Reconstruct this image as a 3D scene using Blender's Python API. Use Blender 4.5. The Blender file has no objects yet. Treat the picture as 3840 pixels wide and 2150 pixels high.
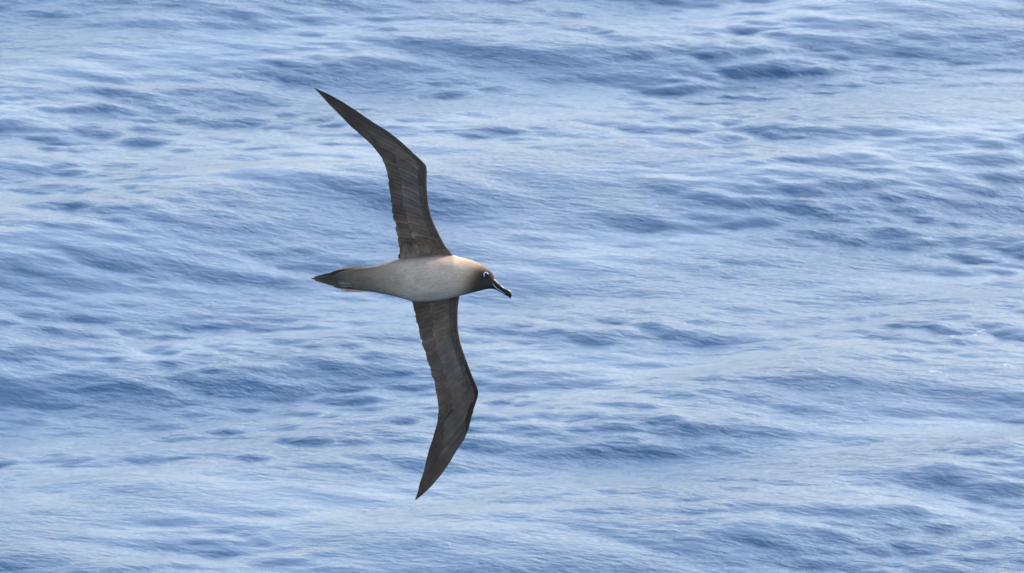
import bpy, math, random
import numpy as np
from mathutils import Vector

random.seed(7)
rng = np.random.default_rng(11)
scene = bpy.context.scene
col = scene.collection

# ------------------------------------------------------------------ camera
CAM_H = 20.0            # camera on a high deck above the sea (m)
PITCH = math.radians(15)  # looking down
D = 45.0                # distance to the bird (m)
S = 890.0               # photograph pixels per metre at the bird
cam_d = bpy.data.cameras.new('camera')
cam = bpy.data.objects.new('camera', cam_d)
col.objects.link(cam)
scene.camera = cam
cam.location = (0, 0, CAM_H)
cam.rotation_euler = (math.pi / 2 - PITCH, 0, 0)
cam_d.sensor_width = 36
cam_d.lens = 36 * D / (3840 / S)
cam_d.clip_start = 0.5
cam_d.clip_end = 20000
cam_d.dof.use_dof = True
cam_d.dof.focus_distance = D
cam_d.dof.aperture_fstop = 22

# ------------------------------------------------------------------ sky and sun
SUN_EL = math.radians(33)
SUN_AZ = math.radians(44)     # from +Y (view direction), positive to the right
world = bpy.data.worlds.new('World')
scene.world = world
world.use_nodes = True
wn = world.node_tree.nodes
sky = wn.new('ShaderNodeTexSky')
sky.sky_type = 'NISHITA'
sky.sun_disc = False
sky.sun_elevation = SUN_EL
sky.sun_rotation = SUN_AZ
sky.air_density = 1.0
sky.dust_density = 2.3
sky.ozone_density = 1.8
bg = wn['Background']
bg.inputs['Strength'].default_value = 0.12
world.node_tree.links.new(sky.outputs[0], bg.inputs['Color'])

sun_d = bpy.data.lights.new('sun', 'SUN')
sun_d.energy = 1.35
sun_d.angle = math.radians(11.0)
sun_d.color = (1.0, 0.97, 0.92)
sun = bpy.data.objects.new('sun', sun_d)
col.objects.link(sun)
sv = Vector((math.sin(SUN_AZ) * math.cos(SUN_EL), math.cos(SUN_AZ) * math.cos(SUN_EL), math.sin(SUN_EL)))
sun.rotation_euler = sv.to_track_quat('Z', 'Y').to_euler()
sun.location = (0, 40, 60)

scene.view_settings.view_transform = 'Standard'
scene.view_settings.look = 'None'
scene.view_settings.gamma = 1.0
scene.view_settings.use_curve_mapping = False
scene.view_settings.exposure = 1.76
scene.render.engine = 'CYCLES'


# ------------------------------------------------------------------ helpers
def mat_new(name):
    m = bpy.data.materials.new(name)
    m.use_nodes = True
    nt = m.node_tree
    return m, nt, nt.nodes['Principled BSDF'], nt.nodes, nt.links


def mesh_np(name, verts, faces, smooth=True):
    """faces: int array (n,4) or (n,3)."""
    me = bpy.data.meshes.new(name)
    v = np.asarray(verts, np.float32)
    f = np.asarray(faces, np.int32)
    k = f.shape[1]
    me.vertices.add(len(v))
    me.vertices.foreach_set('co', v.ravel())
    me.loops.add(f.size)
    me.loops.foreach_set('vertex_index', f.ravel())
    me.polygons.add(len(f))
    me.polygons.foreach_set('loop_start', np.arange(0, f.size, k, dtype=np.int32))
    me.polygons.foreach_set('use_smooth', np.full(len(f), smooth))
    me.update(calc_edges=True)
    return me


def set_col(me, rgb):
    a = me.color_attributes.new('Col', 'FLOAT_COLOR', 'POINT')
    c = np.ones((len(me.vertices), 4), np.float32)
    c[:, :3] = np.asarray(rgb) * np.array([1.17, 1.06, 0.95])
    a.data.foreach_set('color', c.ravel())


def link(name, me, mat, parent=None):
    o = bpy.data.objects.new(name, me)
    col.objects.link(o)
    if mat:
        me.materials.append(mat)
    if parent:
        o.parent = parent
    return o


def sstep(a, b, x):
    t = np.clip((np.asarray(x, float) - a) / (b - a), 0, 1)
    return t * t * (3 - 2 * t)


# ------------------------------------------------------------------ sea
def sea_material():
    m, nt, p, n, l = mat_new('sea_water')
    p.inputs['Base Color'].default_value = (0.022, 0.072, 0.142, 1)
    p.inputs['Roughness'].default_value = 0.20
    p.inputs['IOR'].default_value = 1.333
    tc = n.new('ShaderNodeTexCoord')

    def layer(rot, sx, sy, scale, detail, dist):
        mp = n.new('ShaderNodeMapping')
        mp.vector_type = 'TEXTURE'
        mp.inputs['Rotation'].default_value = (0, 0, math.radians(rot))
        mp.inputs['Scale'].default_value = (sx, sy, 1)
        l.new(tc.outputs['Object'], mp.inputs[0])
        t = n.new('ShaderNodeTexNoise')
        t.inputs['Scale'].default_value = scale
        t.inputs['Detail'].default_value = detail
        t.inputs['Distortion'].default_value = dist
        l.new(mp.outputs[0], t.inputs['Vector'])
        return t.outputs['Fac']
    h1 = layer(-14, 2.0, 0.9, 13.0, 3.0, 0.5)
    h2 = layer(-30, 2.2, 0.9, 34.0, 3.0, 0.5)
    b1 = n.new('ShaderNodeBump')
    b1.inputs['Strength'].default_value = 1.0
    b1.inputs['Distance'].default_value = 0.016
    l.new(h1, b1.inputs['Height'])
    gust = layer(20, 1.6, 0.9, 0.55, 2.0, 0.6)
    gr = n.new('ShaderNodeMapRange')
    gr.inputs['From Min'].default_value = 0.35
    gr.inputs['From Max'].default_value = 0.65
    gr.inputs['To Min'].default_value = 0.35
    gr.inputs['To Max'].default_value = 1.0
    l.new(gust, gr.inputs['Value'])
    l.new(gr.outputs[0], b1.inputs['Strength'])
    b2 = n.new('ShaderNodeBump')
    l.new(gr.outputs[0], b2.inputs['Strength'])
    b2.inputs['Distance'].default_value = 0.0080
    l.new(h2, b2.inputs['Height'])
    l.new(b1.outputs[0], b2.inputs['Normal'])
    l.new(b2.outputs[0], p.inputs['Normal'])
    return m


N, L = 1024, 36.0
def spectrum():
    k1 = 2 * np.pi * np.fft.fftfreq(N, L / N)
    kx, ky = np.meshgrid(k1, k1, indexing='ij')
    k = np.hypot(kx, ky)
    k[0, 0] = 1
    th = np.arctan2(ky, kx)

    def band(dirdeg, p, lmin, lmax, slope, expo=4.0):
        c = np.cos(th - math.radians(dirdeg))
        d = np.where(c > 0, np.abs(c) ** p, 0)
        w = np.exp(-(k * lmin / (2 * np.pi)) ** 2) * np.exp(-((2 * np.pi / lmax) / k) ** 4)
        a = np.sqrt(d * w / k ** expo)
        a[0, 0] = 0
        # normalise to rms slope
        sl = np.sqrt(0.5 * np.sum((a * k) ** 2))
        ph = (rng.normal(size=(N, N)) + 1j * rng.normal(size=(N, N))) / np.sqrt(2)
        return a / sl * slope * ph
    H = band(-56, 8, 1.7, 14.0, 0.074)        # swell, crests running diagonally
    H = H + band(-104, 6, 0.34, 2.6, 0.062)     # wind chop
    R = band(-100, 2, 0.085, 0.7, 0.095)    # ripples
    # wind patches: the ripples come and go over a few metres
    e = np.fft.ifft2(band(-60, 0, 1.2, 7.0, 1.0, 3.0) * N * N).real
    e = np.clip(0.85 + 0.42 * e / e.std(), 0.25, 1.7)
    R = np.fft.fft2(2 * np.fft.ifft2(R).real * e)
    # keep the travelling half only, so the sideways displacement stays consistent
    half = (np.cos(th + math.radians(100)) > 0)
    H = H + R * half
    return H, kx, ky, k


H, KX, KY, KK = spectrum()
def fields(cut):
    f = H * np.exp(-(KK * cut / (2 * np.pi)) ** 2 * 1.5) * (N * N)
    h = np.fft.ifft2(f).real
    dx = np.fft.ifft2(-1j * f * KX / KK).real
    dy = np.fft.ifft2(-1j * f * KY / KK).real
    return h, dx, dy


LEVELS = [0.0, 0.25, 0.7, 2.0, 6.0]
FIELDS = [fields(c) for c in LEVELS]
CHOP = 1.0


def axis(lo, hi, d, far, g=1.10):
    a = list(np.arange(lo, hi + 1e-6, d))
    s = d
    up = []
    x = a[-1]
    while x < far:
        s = min(s * g, 400)
        x += s
        up.append(x)
    s = d
    dn = []
    x = a[0]
    while x > -far:
        s = min(s * g, 400)
        x -= s
        dn.append(x)
    return np.array(dn[::-1] + a + up)


SP = L / N * 0.9
gx = axis(-8.0, 8.0, SP, 6000)
gy = axis(60.0, 91.0, SP, 6000)
dxs = np.gradient(gx)
dys = np.gradient(gy)
GX, GY = np.meshgrid(gx, gy, indexing='ij')
SPC = np.maximum(dxs[:, None], dys[None, :])


def sample(F, X, Y):
    u = (X / L * N) % N
    v = (Y / L * N) % N
    i = np.floor(u).astype(int)
    j = np.floor(v).astype(int)
    fu = u - i
    fv = v - j
    i %= N
    j %= N
    i1 = (i + 1) % N
    j1 = (j + 1) % N
    return (F[i, j] * (1 - fu) * (1 - fv) + F[i1, j] * fu * (1 - fv) + F[i, j1] * (1 - fu) * fv + F[i1, j1] * fu * fv)


def sea_at(X, Y, spc=None):
    """height and horizontal shift, band-limited by the local mesh spacing"""
    X = np.asarray(X, float)
    Y = np.asarray(Y, float)
    spc = np.full(X.shape, SP) if spc is None else spc
    lev = np.interp(np.log(spc), np.log([0.04, 0.09, 0.25, 0.7, 2.0]), [0, 1, 2, 3, 4])
    out = [np.zeros(X.shape) for _ in range(3)]
    for q in range(5):
        w = np.clip(1 - np.abs(lev - q), 0, 1)
        msk = w > 0
        if msk.any():
            for c in range(3):
                out[c][msk] += w[msk] * sample(FIELDS[q][c], X[msk], Y[msk])
    fade = np.clip(1 - (spc - 1.5) / 3, 0, 1)
    return out[0] * fade, out[1] * fade * CHOP, out[2] * fade * CHOP


hz, hx, hy = sea_at(GX, GY, SPC)
V = np.stack([GX + hx, GY + hy, hz], -1).reshape(-1, 3)
nx, ny = GX.shape
idx = np.arange(nx * ny).reshape(nx, ny)
Fq = np.stack([idx[:-1, :-1], idx[1:, :-1], idx[1:, 1:], idx[:-1, 1:]], -1).reshape(-1, 4)
sea_me = mesh_np('sea', V, Fq)
sea = link('sea', sea_me, sea_material())
sea['kind'] = 'structure'
sea['label'] = 'rippled pale blue open sea with low diagonal swell'

# ------------------------------------------------------------------ albatross
# Local frame of the bird: X right along the body, Y away from the camera, Z up in the
# photograph; the wings lie in a plane tilted by ROLL so the bird shows its belly.
ROLL = math.radians(25)
CR, SR = math.cos(ROLL), math.sin(ROLL)
AX_PY = 1046.0     # pixel row of the body axis
OX, OY = 1600.0, 1040.0


def P(px, py, y):
    k = 1 + y / D
    return ((px - 1920) / S * k - (OX - 1920) / S, y, (1075 - py) / S * k - (1075 - OY) / S)


bird = bpy.data.objects.new('albatross', None)
col.objects.link(bird)
bird.empty_display_size = 0.2
cd = Vector((0, math.cos(PITCH), -math.sin(PITCH)))
cu = Vector((0, math.sin(PITCH), math.cos(PITCH)))
bird.location = cam.location + cd * D + Vector((1, 0, 0)) * ((OX - 1920) / S) + cu * ((1075 - OY) / S)
bird.rotation_euler = (-PITCH, 0, 0)
bird['label'] = 'dark-headed albatross with pale grey belly and long sooty wings, banking over the sea'
bird['category'] = 'albatross'


def plumage(name, translucent, rough=0.85, streak=(60, 260, 60)):
    m, nt, p, n, l = mat_new(name)
    at = n.new('ShaderNodeAttribute')
    at.attribute_name = 'Col'
    tc = n.new('ShaderNodeTexCoord')
    mp = n.new('ShaderNodeMapping')
    mp.inputs['Scale'].default_value = streak
    t = n.new('ShaderNodeTexNoise')
    t.inputs['Scale'].default_value = 1.0
    t.inputs['Detail'].default_value = 4
    if translucent:
        l.new(tc.outputs['UV'], mp.inputs[0])
    else:
        l.new(tc.outputs['Object'], mp.inputs[0])
    l.new(mp.outputs[0], t.inputs['Vector'])
    r = n.new('ShaderNodeMapRange')
    r.inputs['From Min'].default_value = 0.3
    r.inputs['From Max'].default_value = 0.7
    r.inputs['To Min'].default_value = 0.80 if translucent else 0.86
    r.inputs['To Max'].default_value = 1.20 if translucent else 1.14
    l.new(t.outputs['Fac'], r.inputs['Value'])
    mul = n.new('ShaderNodeVectorMath')
    mul.operation = 'SCALE'
    l.new(at.outputs['Color'], mul.inputs[0])
    if translucent:
        oi = n.new('ShaderNodeObjectInfo')
        r2 = n.new('ShaderNodeMapRange')
        r2.inputs['To Min'].default_value = 0.92
        r2.inputs['To Max'].default_value = 1.09
        l.new(oi.outputs['Random'], r2.inputs['Value'])
        mm = n.new('ShaderNodeMath')
        mm.operation = 'MULTIPLY'
        l.new(r.outputs[0], mm.inputs[0])
        l.new(r2.outputs[0], mm.inputs[1])
        t3 = n.new('ShaderNodeTexNoise')
        t3.inputs['Scale'].default_value = 16
        t3.inputs['Detail'].default_value = 3
        t3.inputs['Roughness'].default_value = 0.65
        l.new(tc.outputs['Object'], t3.inputs['Vector'])
        r3 = n.new('ShaderNodeMapRange')
        r3.inputs['From Min'].default_value = 0.35
        r3.inputs['From Max'].default_value = 0.68
        r3.inputs['To Min'].default_value = 0.80
        r3.inputs['To Max'].default_value = 1.28
        l.new(t3.outputs['Fac'], r3.inputs['Value'])
        m3 = n.new('ShaderNodeMath')
        m3.operation = 'MULTIPLY'
        l.new(mm.outputs[0], m3.inputs[0])
        l.new(r3.outputs[0], m3.inputs[1])
        l.new(m3.outputs[0], mul.inputs['Scale'])
    else:
        # ruffled contour feathers: soft patches lengthwise along the body
        mp4 = n.new('ShaderNodeMapping')
        mp4.inputs['Scale'].default_value = (16, 26, 34)
        l.new(tc.outputs['Object'], mp4.inputs[0])
        t4 = n.new('ShaderNodeTexNoise')
        t4.inputs['Scale'].default_value = 1.0
        t4.inputs['Detail'].default_value = 4
        t4.inputs['Distortion'].default_value = 0.8
        l.new(mp4.outputs[0], t4.inputs['Vector'])
        r4 = n.new('ShaderNodeMapRange')
        r4.inputs['From Min'].default_value = 0.3
        r4.inputs['From Max'].default_value = 0.7
        r4.inputs['To Min'].default_value = 0.86
        r4.inputs['To Max'].default_value = 1.13
        l.new(t4.outputs['Fac'], r4.inputs['Value'])
        m4 = n.new('ShaderNodeMath')
        m4.operation = 'MULTIPLY'
        l.new(r.outputs[0], m4.inputs[0])
        l.new(r4.outputs[0], m4.inputs[1])
        l.new(m4.outputs[0], mul.inputs['Scale'])
    l.new(mul.outputs[0], p.inputs['Base Color'])
    p.inputs['Roughness'].default_value = rough
    p.inputs['Specular IOR Level'].default_value = 0.3
    p.inputs['Sheen Weight'].default_value = 0.06
    bp = n.new('ShaderNodeBump')
    bp.inputs['Strength'].default_value = 0.25
    bp.inputs['Distance'].default_value = 0.002
    l.new(t.outputs['Fac'], bp.inputs['Height'])
    l.new(bp.outputs[0], p.inputs['Normal'])
    if translucent:
        tr = n.new('ShaderNodeBsdfTranslucent')
        l.new(mul.outputs[0], tr.inputs['Color'])
        mix = n.new('ShaderNodeMixShader')
        mix.inputs[0].default_value = translucent
        out = n['Material Output']
        l.new(p.outputs[0], mix.inputs[1])
        l.new(tr.outputs[0], mix.inputs[2])
        l.new(mix.outputs[0], out.inputs['Surface'])
    return m


M_body = plumage('body_plumage', 0, streak=(70, 160, 160))
M_feather = plumage('feather_vane', 0.10, streak=(9, 2.2, 1))


def flat(name, c, rough, spec=0.5):
    m, nt, p, n, l = mat_new(name)
    t = n.new('ShaderNodeTexNoise')
    t.inputs['Scale'].default_value = 140
    tc = n.new('ShaderNodeTexCoord')
    l.new(tc.outputs['Object'], t.inputs['Vector'])
    mx = n.new('ShaderNodeMix')
    mx.data_type = 'RGBA'
    mx.inputs['A'].default_value = (*[v * 0.8 for v in c], 1)
    mx.inputs['B'].default_value = (*[min(1, v * 1.2) for v in c], 1)
    l.new(t.outputs['Fac'], mx.inputs['Factor'])
    l.new(mx.outputs['Result'], p.inputs['Base Color'])
    p.inputs['Roughness'].default_value = rough
    p.inputs['Specular IOR Level'].default_value = spec
    return m


M_bill = flat('bill_horn', (0.012, 0.011, 0.014), 0.38, 0.3)
M_stripe = flat('bill_stripe', (0.72, 0.74, 0.78), 0.35)
M_eye = flat('eye_dark', (0.006, 0.005, 0.005), 0.06)
M_ring = flat('eye_ring_white', (0.86, 0.85, 0.82), 0.8)
M_toe = flat('toe_skin', (0.27, 0.20, 0.18), 0.6, 0.25)
M_foot = flat('foot_skin', (0.125, 0.092, 0.082), 0.7, 0.2)

# ---- wings in (s, u): s from root to tip, u from leading to trailing edge
WING = {
    'upper': dict(
        le_arm=[(1722, 1000), (1705, 972), (1685, 944), (1665.7, 913.4), (1646.3, 874.6), (1629.6, 841.3), (1618.5, 810.8),
                (1608, 766.4), (1603.3, 724.8), (1602, 683.2), (1603, 645), (1602.2, 629)],
        te_arm=[(1496, 1010), (1493.5, 973), (1496, 946.7), (1495, 913.4), (1489.6, 882.9), (1481.2, 838.5), (1469.5, 799.7),
                (1465.4, 766.4), (1460.4, 724.8), (1456.5, 690), (1453.5, 655), (1447, 630), (1438, 608), (1427, 588), (1412, 567)],
        le_hand=[(1602.2, 629), (1599, 619), (1588.8, 607.9), (1563.8, 584.3), (1533.3, 559.4), (1502.8, 530.2), (1452.9, 491.4),
                 (1397.4, 458.1), (1341.9, 419.3), (1286.4, 383.2), (1231, 352.7), (1180, 330.5)],
        te_hand=[(1412, 567), (1391.8, 542), (1369.7, 521.9), (1341.9, 497), (1314.2, 473.4), (1286.4, 444.2), (1258.7, 416.5),
                 (1231, 388.8), (1203.2, 356.9), (1178, 331.5)]),
    'lower': dict(
        le_arm=[(1728, 1075), (1724.9, 1112), (1719.1, 1147), (1717, 1196.5), (1719.1, 1237.3), (1727.3, 1283.9), (1741.8, 1327.6),
                (1759.3, 1377.2), (1776.8, 1420.9), (1791.3, 1451.5), (1795.2, 1466)],
        te_arm=[(1538, 1095), (1545.2, 1132.4), (1549.5, 1155.8), (1559.7, 1202.4), (1571.4, 1246.1), (1580.1, 1278.1), (1588, 1310.2),
                (1599.1, 1339.3), (1607.8, 1371.4), (1618, 1400.5), (1628.2, 1435.4), (1635.5, 1470.4), (1640.5, 1500), (1642.5, 1535), (1642, 1562)],
        le_hand=[(1795.2, 1466), (1794.8, 1480), (1792, 1494), (1785.4, 1511.9), (1768.6, 1563.8), (1756.4, 1612.6), (1741.1, 1649.2),
                 (1713.6, 1688.9), (1683.1, 1740.8), (1652.6, 1783.5), (1616, 1826.2), (1585.5, 1855.2), (1560, 1875.5)],
        te_hand=[(1642, 1562), (1640, 1585), (1634.3, 1604), (1623.6, 1643.1), (1609.9, 1682.8), (1597.7, 1728.6), (1588.5, 1771.3),
                 (1573.2, 1814), (1565.6, 1850.7), (1556, 1874.5)]),
}


def poly(pts, t):
    pts = np.asarray(pts, float)
    d = np.r_[0, np.cumsum(np.hypot(*np.diff(pts, axis=0).T))]
    d /= d[-1]
    return np.stack([np.interp(t, d, pts[:, 0]), np.interp(t, d, pts[:, 1])], -1)


def wing_px(w, s, u):
    s = np.asarray(s, float)
    u = np.asarray(u, float)
    a = np.clip(s * 2, 0, 1)
    h = np.clip(s * 2 - 1, 0, 1)
    W = WING[w]
    arm = (s <= 0.5)[..., None]
    le = np.where(arm, poly(W['le_arm'], a), poly(W['le_hand'], h))
    te = np.where(arm, poly(W['te_arm'], a), poly(W['te_hand'], h))
    return le + (te - le) * u[..., None]


def wing_thick(s, u):
    """full thickness of the fleshy front of the wing, metres"""
    tmax = np.interp(s, [0, 0.1, 0.5, 0.62, 0.85, 1], [0.034, 0.030, 0.022, 0.016, 0.010, 0.006])
    prof = np.interp(u, [0, 0.02, 0.08, 0.18, 0.4, 0.7, 1.0], [0.15, 0.5, 0.9, 1.0, 0.6, 0.2, 0.08])
    return tmax * prof


def wing_y(px, s, u):
    zp = (AX_PY - px[..., 1]) / S
    y = (0.04 - zp * SR) / CR
    h = np.clip(s * 2 - 1, 0, 1)
    y = y - 0.07 * h ** 2                         # hand droops towards the belly side
    y = y + 0.016 * np.sin(np.pi * np.clip(u, 0, 1)) * (1 - 0.6 * h)   # camber
    return y


def wing_pt(w, s, u, off=0.0):
    px = wing_px(w, s, u)
    y = wing_y(px, s, u) + off
    k = 1 + y / D
    return np.stack([(px[..., 0] - 1920) / S * k - (OX - 1920) / S, y,
                     (1075 - px[..., 1]) / S * k - (1075 - OY) / S], -1)


def grid_faces(a, b, wrap=False):
    i = np.arange(a * b).reshape(a, b)
    if wrap:
        i = np.concatenate([i, i[:, :1]], 1)
    return np.stack([i[:-1, :-1], i[1:, :-1], i[1:, 1:], i[:-1, 1:]], -1).reshape(-1, 4)


def loft(rings):
    """closed tube from rings (n, m, 3) with pole caps -> verts, faces(list)"""
    n, m, _ = rings.shape
    v = np.concatenate([rings.reshape(-1, 3), rings[0].mean(0)[None], rings[-1].mean(0)[None]])
    f = [tuple(q) for q in grid_faces(n, m, True)]
    a, b = n * m, n * m + 1
    for j in range(m):
        f.append((a, j, (j + 1) % m))
        f.append((b, (n - 1) * m + (j + 1) % m, (n - 1) * m + j))
    return v, f


# ---- trunk, neck and head: one loft along the profile of the photograph
TOP = [(1236, 1040), (1265, 1023), (1300, 1013), (1335, 1006), (1388, 1000.3), (1420, 994.5), (1449, 984.4), (1474, 977.4), (1493, 973.5),
       (1540, 966), (1600, 960), (1650, 957), (1700, 957), (1722.5, 964.6), (1751, 970.7), (1776.6, 978.6), (1799, 989.1), (1818, 999.3),
       (1834, 1009.8), (1845, 1021), (1852.4, 1033.7), (1855.5, 1044), (1857, 1054)]
BOT = [(1236, 1046), (1250, 1052), (1290, 1070), (1330, 1087), (1385, 1093.9), (1410.6, 1098), (1442, 1103.7), (1474, 1110.1), (1506, 1119.6),
       (1538, 1129.2), (1570, 1132.7), (1602, 1132.7), (1643, 1128.6), (1681, 1121.2), (1725.7, 1110.1), (1760.7, 1101.2), (1792.6, 1093.2),
       (1824.4, 1085.5), (1838, 1084), (1850, 1080), (1857, 1068)]
TOP, BOT = np.array(TOP), np.array(BOT)
xs = np.unique(np.concatenate([np.linspace(1236, 1800, 90), np.linspace(1800, 1857, 30)]))
ker = np.ones(1)
top = np.interp(xs, TOP[:, 0], TOP[:, 1])
bot = np.interp(xs, BOT[:, 0], BOT[:, 1])
phi = np.linspace(0, 2 * np.pi, 48, endpoint=False)
rings = []
for x, t, b in zip(xs, top, bot):
    a = (b - t) / 2 / S
    c = (b + t) / 2
    r = float(np.interp(x, [1236, 1300, 1400, 1520, 1800], [0.22, 0.32, 0.6, 1.0, 1.0]))
    fy = float(np.interp(x, [1600, 1720, 1800, 1857], [1.0, 0.96, 0.82, 0.70]))
    Ln = a / math.sqrt(CR ** 2 + r * r * SR ** 2)
    T = Ln * r
    zz = Ln * np.cos(phi) * CR + T * np.sin(phi) * SR
    yy = (-Ln * np.cos(phi) * SR + T * np.sin(phi) * CR) * fy
    k = 1 + yy / D
    rings.append(np.stack([np.full(48, (x - 1920) / S) * k - (OX - 1920) / S, yy,
                           ((1075 - c) / S + zz) * k - (1075 - OY) / S], -1))
bv, bf = loft(np.array(rings))
allv, allf = [bv], list(bf)
off = len(bv)
for w in ('upper', 'lower'):
    ss = np.concatenate([np.linspace(0.0, 0.5, 40), np.linspace(0.51, 0.80, 24)])
    rr = []
    for s in ss:
        umax = float(np.interp(s, [0, 0.5, 0.6, 0.8], [0.60, 0.56, 0.45, 0.3]))
        cs = np.cos(np.linspace(0, np.pi, 14))
        uu = (1 - cs) / 2 * umax + 0.004
        S_ = np.full(14, s)
        t = wing_thick(S_, uu)
        t[0] = t[-1] = 0.002
        lo = wing_pt(w, S_, uu, -t / 2)
        hi = wing_pt(w, S_, uu, t / 2)
        rr.append(np.concatenate([lo, hi[::-1]]))
    v, f = loft(np.array(rr))
    allv.append(v)
    allf += [tuple(i + off for i in q) for q in f]
    off += len(v)
me0 = bpy.data.meshes.new('raw_body')
me0.from_pydata(np.concatenate(allv).tolist(), [], allf)
me0.update()
import bmesh
bm = bmesh.new()
bm.from_mesh(me0)
bmesh.ops.recalc_face_normals(bm, faces=bm.faces)
bm.to_mesh(me0)
bm.free()
tmp = bpy.data.objects.new('raw_body', me0)
col.objects.link(tmp)
rm = tmp.modifiers.new('remesh', 'REMESH')
rm.mode = 'VOXEL'
rm.voxel_size = 0.0036
sm = tmp.modifiers.new('smooth', 'SMOOTH')
sm.factor = 0.5
sm.iterations = 5
dg = bpy.context.evaluated_depsgraph_get()
body_me = bpy.data.meshes.new_from_object(tmp.evaluated_get(dg))
bpy.data.objects.remove(tmp)
body_me.name = 'body'
body_me.polygons.foreach_set('use_smooth', np.ones(len(body_me.polygons), bool))

nv = len(body_me.vertices)
co = np.empty(nv * 3, np.float32)
body_me.vertices.foreach_get('co', co)
co = co.reshape(-1, 3)
px = co[:, 0] * S + OX
py = OY - co[:, 2] * S
yy = co[:, 1]


def mixc(a, b, t):
    return a * (1 - t[:, None]) + np.asarray(b)[None] * t[:, None]


C = np.tile(np.array([0.50, 0.385, 0.292]), (nv, 1))            # pale ash belly
C = mixc(C, (0.31, 0.225, 0.16), sstep(1560, 1460, px) * 0.6)
C = mixc(C, (0.160, 0.116, 0.084), sstep(1500, 1330, px + (py - 1040) * -0.5) * 0.95)   # towards the tail
C = mixc(C, (0.055, 0.045, 0.040), sstep(1310, 1240, px))
C = mixc(C, (0.46, 0.355, 0.25), sstep(1690, 1760, px) * sstep(1110, 1000, py) * 0.8)  # buff neck side
C = mixc(C, (0.20, 0.132, 0.080), sstep(1705, 1800, px + (py - 1040) * 0.45) * 0.85)
C = mixc(C, (0.042, 0.028, 0.020), sstep(1748, 1812, px + (py - 1030) * 0.45) * sstep(980, 1034, py + (1815 - px) * 0.25))  # sooty face
C = mixc(C, (0.012, 0.010, 0.010), np.exp(-(((px - 1828) / 32) ** 2 + ((py - 1032) / 18) ** 2)) * 0.95)
# wings: outside the trunk profile or well behind it
tx = np.interp(px, xs, top)
bx_ = np.interp(px, xs, bot)
wu = sstep(24, -14, py - tx) * sstep(1716, 1690, px)
zp = (AX_PY - py) / S
plane = np.abs(yy * CR + zp * SR - 0.04)
wl = sstep(-10, 4, py - bx_) * (px < 1745)
wl = np.maximum(wl, (yy > 0.02) * sstep(-40, -8, py - bx_) * (px < 1735) * (px > 1520))
C = mixc(C, (0.100, 0.072, 0.055), np.clip(np.maximum(wu, wl), 0, 1))
set_col(body_me, C)
body = link('body', body_me, M_body, bird)


# ---- feathers
def feather(name, w, s0, s1, u0, u1, lead, trail, off0, tilt, c0, c1, nl=9, nw=4, gam=1.0):
    """Vane strip in wing space. lead/trail: functions t -> (s,u) of the two edges, t 0..1 base to tip."""
    t = np.linspace(0, 1, nl)
    ls, lu = lead(t)
    ts, tu = trail(t)
    q = np.linspace(0, 1, nw)
    s = ls[:, None] * (1 - q) + ts[:, None] * q
    u = lu[:, None] * (1 - q) + tu[:, None] * q
    o = off0(t)[:, None] + tilt * (q - 0.5)[None]
    o = o - 0.0012 * np.sin(np.pi * q)[None]              # slight bow of the vane
    th = 0.0006
    lo = wing_pt(w, s, u, o - th).reshape(-1, 3)
    hi = wing_pt(w, s, u, o + th).reshape(-1, 3)
    v = np.concatenate([lo, hi])
    f1 = grid_faces(nl, nw)
    n = nl * nw
    f = np.concatenate([f1, f1[:, ::-1] + n])
    i = np.arange(n).reshape(nl, nw)
    loop = np.concatenate([i[0, :], i[1:, -1], i[-1, -2::-1], i[-2:0:-1, 0]])
    nxt = np.roll(loop, -1)
    f = np.concatenate([f, np.stack([loop, loop + n, nxt + n, nxt], -1)])
    me = mesh_np(name, v, f)
    tt = np.repeat(t, nw)
    tt = np.concatenate([tt, tt])
    qq = np.tile(q, nl)
    qq = np.concatenate([qq, qq])
    tg = tt[:, None] ** gam
    tipk = 1 + 0.32 * (tt[:, None] > 0.97)          # feather colour paler at the very tip
    set_col(me, (np.asarray(c0)[None] * (1 - tg) + np.asarray(c1)[None] * tg) * tipk)
    uv = me.uv_layers.new(name='UVMap')
    li = np.empty(len(me.loops), np.int32)
    me.loops.foreach_get('vertex_index', li)
    seed = random.random() * 50
    uvs = np.stack([qq[li] + seed, tt[li] + seed * 0.37], -1).astype(np.float32)
    uv.data.foreach_set('uv', uvs.ravel())
    return link(name, me, M_feather, bird)


def straight(name, w, sc, ws, u0, u1, slant, layer, c0, c1, tilt=0.0025, nl=12):
    """A secondary or covert: runs across the wing from u0 to u1 centred on sc."""
    half = ws / 2

    def widthf(t):
        return half * np.clip(np.sqrt(np.clip(1 - ((t - 0.92) / 0.08) ** 2 * (t > 0.92), 0.0, 1)), 0.40, 1) * (0.75 + 0.25 * np.clip(t * 3, 0, 1))

    def lead(t):
        return sc + slant * t + widthf(t), u0 + (u1 - u0) * t

    def trail(t):
        return sc + slant * t - widthf(t), u0 + (u1 - u0) * t

    def offs(t):
        uu = u0 + (u1 - u0) * t
        if layer == 0:
            return np.zeros_like(t)
        return -(wing_thick(np.full_like(t, sc), uu) / 2 * (1 - 0.6 * t) + 0.0012 * layer)
    return feather(name, w, 0, 0, u0, u1, lead, trail, offs, tilt, c0, c1, nl=nl)


DK = np.array([0.132, 0.090, 0.066])
GR = np.array([0.185, 0.137, 0.112])
BR = np.array([0.215, 0.143, 0.096])
LG = np.array([0.215, 0.162, 0.135])


def rootc(c, w, sc):
    # browner, paler lining close to the body
    k = max(0.0, 1 - sc / 0.17) * (0.70 if w == 'upper' else 0.1)
    return c * (1 - k) + np.array([0.215, 0.165, 0.122]) * k


def vary(c, k=0.07):
    return c * (1 + random.uniform(-k, k)) * (1.35 if random.random() < 0.07 else 1)


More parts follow.
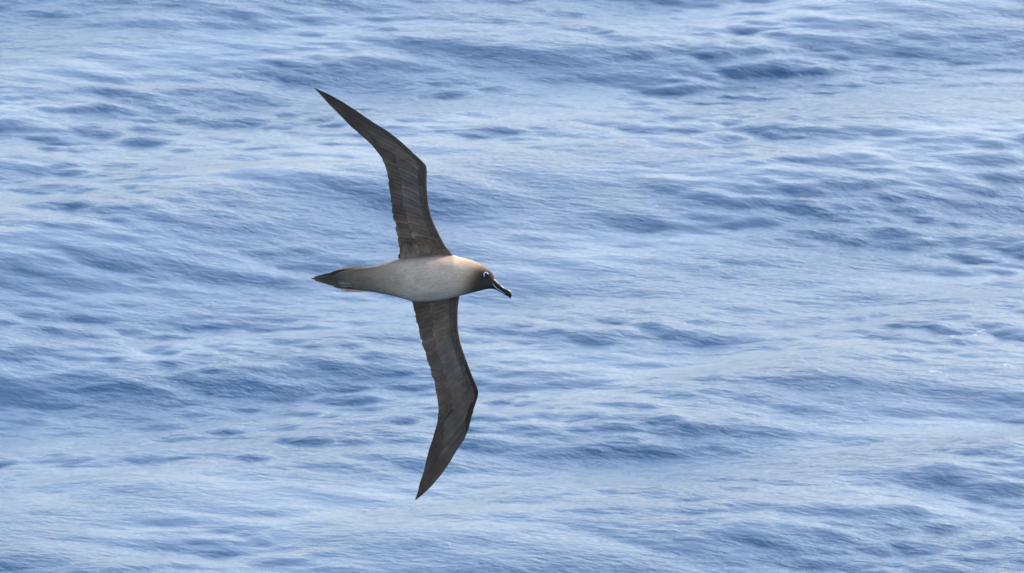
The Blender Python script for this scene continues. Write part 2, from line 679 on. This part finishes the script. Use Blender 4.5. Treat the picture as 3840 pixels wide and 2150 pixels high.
for w in ('upper', 'lower'):
    # secondaries
    n = 31
    for i in range(n):
        sc = 0.01 + 0.49 * (i + 0.5) / n
        pale = math.exp(-((sc - 0.30) / 0.12) ** 2)
        c = DK * (1 - 0.25 * pale) + GR * 0.25 * pale
        if random.random() < 0.15:
            c = c * 0.5 + BR * 0.5
        straight('secondary_feather', w, sc, 0.49 / n * 2.3, 0.35, 1.0 + 0.012 * math.sin(i * 1.7 + len(w)) * random.random() + random.uniform(-0.022, 0.006), 0.004, 0,
                 vary(rootc(c, w, sc)), vary(rootc(c, w, sc) * 0.92), tilt=0.004)
    # primaries: outermost follows the leading edge to the wing tip
    tips = [0.515, 0.54, 0.575, 0.62, 0.675, 0.735, 0.80, 0.865, 0.93, 1.0]
    for i, sk in enumerate(tips):
        sb = 0.47 + 0.012 * i
        prev = tips[i - 1] if i else 0.49
        u0l = 0.45 - 0.05 * i if i < 9 else 0.0

        def lead(t, sb=sb, sk=sk, u0l=u0l, i=i):
            s = sb + (sk - sb) * t
            if i == 9:
                return s, np.zeros_like(t)
            return s, u0l + (1.0 - u0l) * np.clip(t, 0, 1) ** (1.3 + 0.22 * i)

        def trail(t, sb=sb, sk=sk, prev=prev, i=i):
            s = sb + (sk - sb) * t
            u0t = 0.85 - 0.045 * i
            g = np.clip((s - sb) / max(prev - sb, 1e-3), 0, 1)
            return s, u0t + (1.0 - u0t) * g ** 1.6

        def offs(t, i=i):
            return np.full_like(t, 0.001 - 0.0006 * i)
        c = DK * (0.95 - 0.02 * i)
        feather('primary_feather', w, 0, 0, 0, 1, lead, trail, offs, -0.0035, vary(c * 1.1), vary(c * 0.85), nl=18, nw=4)
    # greater under-wing coverts
    n = 26
    for i in range(n):
        sc = 0.02 + 0.50 * (i + 0.5) / n
        pale = math.exp(-((sc - 0.30) / 0.13) ** 2)
        c = DK * 1.15 * (1 - pale) + LG * 0.85 * pale
        if random.random() < 0.18:
            c = c * 0.5 + BR * 0.5
        straight('greater_covert', w, sc, 0.50 / n * 1.9, 0.22, 0.68 + random.uniform(-0.035, 0.035) - 0.05 * (1 - pale), 0.006, 1,
                 vary(rootc(c, w, sc)), vary(rootc(c, w, sc) * 1.05), tilt=0.003)
    # median under-wing coverts
    n = 30
    for i in range(n):
        sc = 0.03 + 0.50 * (i + 0.5) / n
        pale = math.exp(-((sc - 0.30) / 0.14) ** 2)
        c = DK * (1 - pale * 0.8) + LG * 0.7 * pale * 0.8
        straight('median_covert', w, sc, 0.50 / n * 1.9, 0.10, 0.37 + random.uniform(-0.05, 0.05), 0.004, 2,
                 vary(rootc(DK * 0.85, w, sc)), vary(rootc(c, w, sc)), tilt=0.0025, nl=11)
    # soft feathers running from the flank out over the wing base
    if w == 'upper':
        for i in range(34):
            uc = 0.03 + 0.90 * (i % 17 + 0.5 * (i // 17)) / 16.5
            s0, s1 = 0.03, (0.082 if i // 17 else 0.112) + random.uniform(-0.012, 0.012)

            def lead(t, uc=uc, s0=s0, s1=s1):
                return s0 + (s1 - s0) * t, uc - 0.045 * np.sqrt(np.clip(1 - t ** 4, 0.03, 1))

            def trail(t, uc=uc, s0=s0, s1=s1):
                return s0 + (s1 - s0) * t, uc + 0.045 * np.sqrt(np.clip(1 - t ** 4, 0.03, 1))

            def offs(t, uc=uc, i=i):
                return -(wing_thick(np.full_like(t, 0.08), np.full_like(t, uc)) / 2 + 0.0045 + 0.0015 * (i // 17)) + 0.002 * t
            feather('axillary_feather', w, 0, 0, 0, 1, lead, trail, offs, 0.001, (0.50, 0.385, 0.292), vary(DK * 1.12), nl=8, nw=4, gam=0.5)
    # primary coverts over the hand
    n = 11
    for i in range(n):
        sb = 0.485 + 0.019 * i
        ln = 0.075 + 0.004 * i
        ub, ue = 0.16, 0.80 - 0.028 * i
        c = DK * 0.6 + BR * 0.4 if i % 4 == 1 else (DK * 0.55 + GR * 0.45 if i < 7 else DK)

        def lead(t, sb=sb, ln=ln, ub=ub, ue=ue):
            return sb + ln * t + 0.016 * np.sqrt(np.clip(1 - t ** 6, 0, 1)), ub + (ue - ub) * t ** 1.2

        def trail(t, sb=sb, ln=ln, ub=ub, ue=ue):
            return sb + ln * t - 0.016 * np.sqrt(np.clip(1 - t ** 6, 0.02, 1)), ub + 0.03 + (ue - ub) * t ** 1.0

        def offs(t, sb=sb, ub=ub, ue=ue):
            return -(wing_thick(np.full_like(t, sb), ub + (ue - ub) * t) / 2 + 0.0025)
        feather('primary_covert', w, 0, 0, 0, 1, lead, trail, offs, -0.003, vary(c), vary(c * 1.05), nl=9, nw=4)


# ---- tail feathers
def tail_feather(base, tip, half, depth, color, edge=None, pw=2.2):
    nl, nw = 12, 5
    t = np.linspace(0, 1, nl)
    q = np.linspace(-1, 1, nw)
    b, e = np.array(base, float), np.array(tip, float)
    d = (e - b) / np.hypot(*(e - b))
    nrm = np.array([-d[1], d[0]])
    wd = half * np.clip(1 - t ** pw, 0.0, 1) ** 0.55 * (0.6 + 0.4 * np.clip(t * 3, 0, 1)) + 0.6
    px = b[None, None] + (e - b)[None, None] * t[:, None, None] + nrm[None, None] * (wd[:, None] * q[None])[..., None]
    zp = (AX_PY - px[..., 1]) / S
    y = (depth - zp * SR) / CR + 0.002 * q[None] ** 2
    k = 1 + y / D
    pos = np.stack([(px[..., 0] - 1920) / S * k - (OX - 1920) / S, y, (1075 - px[..., 1]) / S * k - (1075 - OY) / S], -1).reshape(-1, 3)
    hi = pos.copy()
    hi[:, 1] += 0.0012
    v = np.concatenate([pos, hi])
    n = nl * nw
    f1 = grid_faces(nl, nw)
    f = np.concatenate([f1, f1[:, ::-1] + n])
    i = np.arange(n).reshape(nl, nw)
    loop = np.concatenate([i[0, :], i[1:, -1], i[-1, -2::-1], i[-2:0:-1, 0]])
    nxt = np.roll(loop, -1)
    f = np.concatenate([f, np.stack([loop, loop + n, nxt + n, nxt], -1)])
    me = mesh_np('tail_feather', v, f)
    c = np.tile(np.asarray(color, float), (n, 1))
    if edge is not None:
        qq = np.abs(np.tile(q, nl))
        tt = np.repeat(t, nw)
        c = mixc(c, edge, np.clip(np.maximum((qq > 0.8) * 1.0, sstep(0.8, 1.0, tt) * 0.7), 0, 1))
    set_col(me, np.concatenate([c, c]))
    uv = me.uv_layers.new(name='UVMap')
    li = np.empty(len(me.loops), np.int32)
    me.loops.foreach_get('vertex_index', li)
    tq = np.concatenate([np.tile(q, nl)] * 2)
    tl = np.concatenate([np.repeat(t, nw)] * 2)
    uv.data.foreach_set('uv', np.stack([tq[li], tl[li]], -1).astype(np.float32).ravel())
    return link('tail_feather', me, M_feather, bird)


TD = (0.075, 0.053, 0.041)
spec = [((1400, 1044), (1166, 1045), 15, 0.012, TD, (0.13, 0.09, 0.075)),
        ((1400, 1038), (1178, 1039), 15, 0.014, TD, None),
        ((1400, 1050), (1180, 1052), 15, 0.0145, TD, (0.16, 0.11, 0.08)),
        ((1398, 1032), (1200, 1034), 15, 0.016, TD, None),
        ((1398, 1056), (1203, 1059), 14, 0.0165, TD, (0.16, 0.11, 0.08)),
        ((1396, 1026), (1222, 1030), 15, 0.018, TD, None),
        ((1396, 1062), (1225, 1066), 14, 0.0185, TD, (0.16, 0.11, 0.08)),
        ((1394, 1020), (1243, 1022), 14, 0.020, TD, None),
        ((1394, 1070), (1250, 1075), 14, 0.0205, TD, (0.16, 0.11, 0.08)),
        ((1394, 1010), (1262, 1011), 11, 0.023, (0.52, 0.38, 0.30), (0.85, 0.72, 0.62)),  # outer feathers from here on: pale tone, with sunlight from behind painted in
        ((1394, 1021), (1270, 1019), 8, 0.021, (0.22, 0.18, 0.16), (0.55, 0.50, 0.45)),
        ((1392, 1084), (1277, 1087), 11, 0.023, (0.52, 0.37, 0.29), (0.80, 0.64, 0.52))]
for a in spec:
    tail_feather(*a, pw=3.5 if a[2] < 12 else 2.2)


# ---- generic tube along pixel points
def tube(name, pts, mat, parent, m=12, flat_y=1.0):
    """pts: list of (px, py, y, r_px)"""
    pts = np.array(pts, float)
    n = len(pts)
    c = np.stack([(pts[:, 0] - OX) / S, pts[:, 2], (OY - pts[:, 1]) / S], -1)
    tan = np.gradient(c, axis=0)
    tan /= np.linalg.norm(tan, axis=1)[:, None]
    Yv = np.array([0, 1, 0.0])
    rings = []
    an = np.linspace(0, 2 * np.pi, m, endpoint=False)
    for i in range(n):
        a = np.cross(tan[i], Yv)
        a /= np.linalg.norm(a)
        b = np.cross(a, tan[i])
        r = pts[i, 3] / S
        rings.append(c[i] + r * (np.cos(an)[:, None] * a + np.sin(an)[:, None] * b * flat_y))
    v, f = loft(np.array(rings))
    me = bpy.data.meshes.new(name)
    me.from_pydata(v.tolist(), [], f)
    me.update()
    bm = bmesh.new()
    bm.from_mesh(me)
    bmesh.ops.recalc_face_normals(bm, faces=bm.faces)
    bm.to_mesh(me)
    bm.free()
    me.polygons.foreach_set('use_smooth', np.ones(len(me.polygons), bool))
    return link(name, me, mat, parent)


def loft_profile(name, topp, botp, n, half_w, mat, parent):
    """Solid from a top and a bottom outline (pixel points), elliptical sections of half width half_w(t)."""
    t = np.linspace(0, 1, n)
    T, B = poly(topp, t), poly(botp, t)
    an = np.linspace(0, 2 * np.pi, 16, endpoint=False)
    rings = []
    for i in range(n):
        c = (T[i] + B[i]) / 2
        h = (T[i] - B[i]) / 2
        p = c[None] + np.cos(an)[:, None] * h[None]
        y = -np.sin(an) * half_w(t[i]) / S
        rings.append(np.stack([(p[:, 0] - OX) / S, y, (OY - p[:, 1]) / S], -1))
    v, f = loft(np.array(rings))
    me = bpy.data.meshes.new(name)
    me.from_pydata(v.tolist(), [], f)
    me.update()
    bm = bmesh.new()
    bm.from_mesh(me)
    bmesh.ops.recalc_face_normals(bm, faces=bm.faces)
    bm.to_mesh(me)
    bm.free()
    me.polygons.foreach_set('use_smooth', np.ones(len(me.polygons), bool))
    return link(name, me, mat, parent)


# ---- bill
upper_top = [(1843, 1040), (1857, 1047), (1866, 1058), (1876, 1067.3), (1891, 1079.5), (1901, 1084), (1908, 1087), (1916.5, 1094.5), (1920.5, 1104.5), (1918, 1113), (1913.5, 1119.5)]
upper_bot = [(1838, 1062), (1846, 1062), (1853, 1072), (1863, 1081), (1876, 1090), (1888, 1097), (1896, 1102), (1902, 1108), (1906, 1113), (1910, 1117), (1912.5, 1119.5)]
bill = loft_profile('bill', upper_top, upper_bot, 28, lambda t: float(np.interp(t, [0, 0.25, 0.6, 0.85, 1], [20, 13, 10, 8.5, 1.2])), M_bill, bird)
low_top = [(1832, 1062), (1846, 1060), (1853, 1070), (1863, 1079.5), (1876, 1088.5), (1888, 1096), (1899, 1104), (1905, 1110)]
low_bot = [(1830, 1084), (1845, 1084), (1854, 1085.5), (1863, 1088.6), (1878.5, 1097.4), (1887, 1102.5), (1895, 1107.5), (1903, 1112)]
loft_profile('lower_mandible', low_top, low_bot, 22, lambda t: float(np.interp(t, [0, 0.3, 0.8, 1], [21, 14, 8, 3])), M_bill, bill)
tube('nostril_tube', [(1860, 1057, -0.006, 2.2), (1868, 1065, -0.0075, 2.8), (1876, 1072, -0.0075, 2.6), (1881, 1076, -0.006, 1.2)], M_bill, bill)
tube('bill_stripe', [(1846, 1060, -0.0190, 0.6), (1848.5, 1064, -0.0188, 0.8), (1853, 1071, -0.0172, 1.0), (1858, 1077, -0.0160, 1.0), (1864, 1082, -0.0148, 0.9),
                     (1872, 1087.5, -0.0135, 0.85), (1880, 1092.5, -0.0122, 0.75), (1888, 1097.5, -0.0112, 0.6), (1895, 1101.5, -0.0098, 0.5)], M_stripe, bill, 8)

# ---- eye and broken white ring
ec = (1823.5, 1030.5)
def head_y(x, z):
    i = int(np.argmin((px - x) ** 2 + (py - z) ** 2 + (yy > 0) * 1e6))
    return float(yy[i])
ey = head_y(*ec)
import mathutils
bm = bmesh.new()
bmesh.ops.create_uvsphere(bm, u_segments=20, v_segments=14, radius=7.4 / S)
me = bpy.data.meshes.new('eye')
bm.to_mesh(me)
bm.free()
me.polygons.foreach_set('use_smooth', np.ones(len(me.polygons), bool))
eye = link('eye', me, M_eye, bird)
eye.location = ((ec[0] - OX) / S, ey + 4.0 / S, (OY - ec[1]) / S)
arc = []
for j, a in enumerate(np.linspace(5, 242, 22)):
    a = math.radians(a)
    x, z = ec[0] + 8.3 * math.cos(a) - 0.8, ec[1] - 8.3 * math.sin(a)
    r = 1.4 * math.sin(math.pi * (j + 1.2) / 23.4) ** 0.5
    arc.append((x, z, head_y(x, z) - 0.0008, r))
tube('eye_ring', arc, M_ring, bird, 8, 0.8)

# ---- folded foot tucked under the tail
fy = (0.0 - (AX_PY - 1066) / S * SR) / CR - 0.022
foot = tube('foot', [(1328, 1073, fy + 0.006, 1.0), (1318, 1071, fy, 3.2), (1305, 1069.5, fy - 0.002, 5.2), (1290, 1068.5, fy - 0.002, 7.0), (1279, 1068.5, fy, 7.6), (1275.5, 1068.5, fy, 6.5)],
            M_foot, bird, 12, 0.45)
for pts in ([(1318, 1066, fy - 0.003, 2.0), (1304, 1063.5, fy - 0.005, 2.4), (1290, 1061.5, fy - 0.005, 2.2), (1277, 1059, fy - 0.003, 1.6), (1266, 1056.5, fy, 0.8)],
            [(1300, 1066, fy - 0.004, 1.6), (1284, 1065, fy - 0.005, 2.0), (1273, 1065.5, fy - 0.003, 1.5), (1268, 1062.5, fy, 0.8)],
            [(1322, 1074, fy - 0.002, 1.2), (1300, 1075, fy - 0.003, 1.6), (1278, 1076.5, fy - 0.001, 1.2)]):
    tube('toe', pts, M_toe, foot, 8)


# ------------------------------------------------------------------ foam flecks on the swell
def to_sea(x, y):
    d = Vector(((x - 1920) / S / D, 1, 0)) 
    v = cd + Vector((1, 0, 0)) * ((x - 1920) / S / D) + cu * ((1075 - y) / S / D)
    k = -CAM_H / v.z
    return v.x * k, v.y * k


M_foam = flat('sea_foam', (0.44, 0.48, 0.52), 0.9, 0.2)
fv, ff = [], []
Vg = V.reshape(nx, ny, 3)
for x, y, r, cnt in [(3676, 1247, 0.012, 5), (3660, 1255, 0.012, 3), (3575, 1281, 0.012, 3), (3490, 1418, 0.02, 4), (3780, 1395, 0.02, 4)]:
    gx0, gy0 = to_sea(x, y)
    for q in range(cnt):
        bx = gx0 + random.gauss(0, r)
        by = gy0 + random.gauss(0, r * 1.6)
        i = int(np.argmin(np.abs(gx - bx)))
        j = int(np.argmin(np.abs(gy - by)))
        c = Vg[i, j]
        rr = random.uniform(0.008, 0.017)
        base = len(fv)
        m = 7
        for ring, (rad, h) in enumerate([(1.0, -0.3), (0.75, 0.35)]):
            for a in range(m):
                an = 2 * math.pi * a / m
                k = rr * rad * random.uniform(0.75, 1.25)
                fv.append((c[0] + 1.6 * k * math.cos(an), c[1] + k * math.sin(an), c[2] + h * rr * 0.2))
        fv.append((c[0], c[1], c[2] + 0.16 * rr))
        for a in range(m):
            b = (a + 1) % m
            ff.append((base + a, base + b, base + m + b, base + m + a))
            ff.append((base + m + a, base + m + b, base + 2 * m))
fm = bpy.data.meshes.new('foam')
fm.from_pydata(fv, [], ff)
fm.update()
fm.polygons.foreach_set('use_smooth', np.ones(len(fm.polygons), bool))
foam = link('foam', fm, M_foam)
foam['kind'] = 'stuff'
foam['label'] = 'small scattered white foam flecks on the blue swell'
foam['category'] = 'foam'
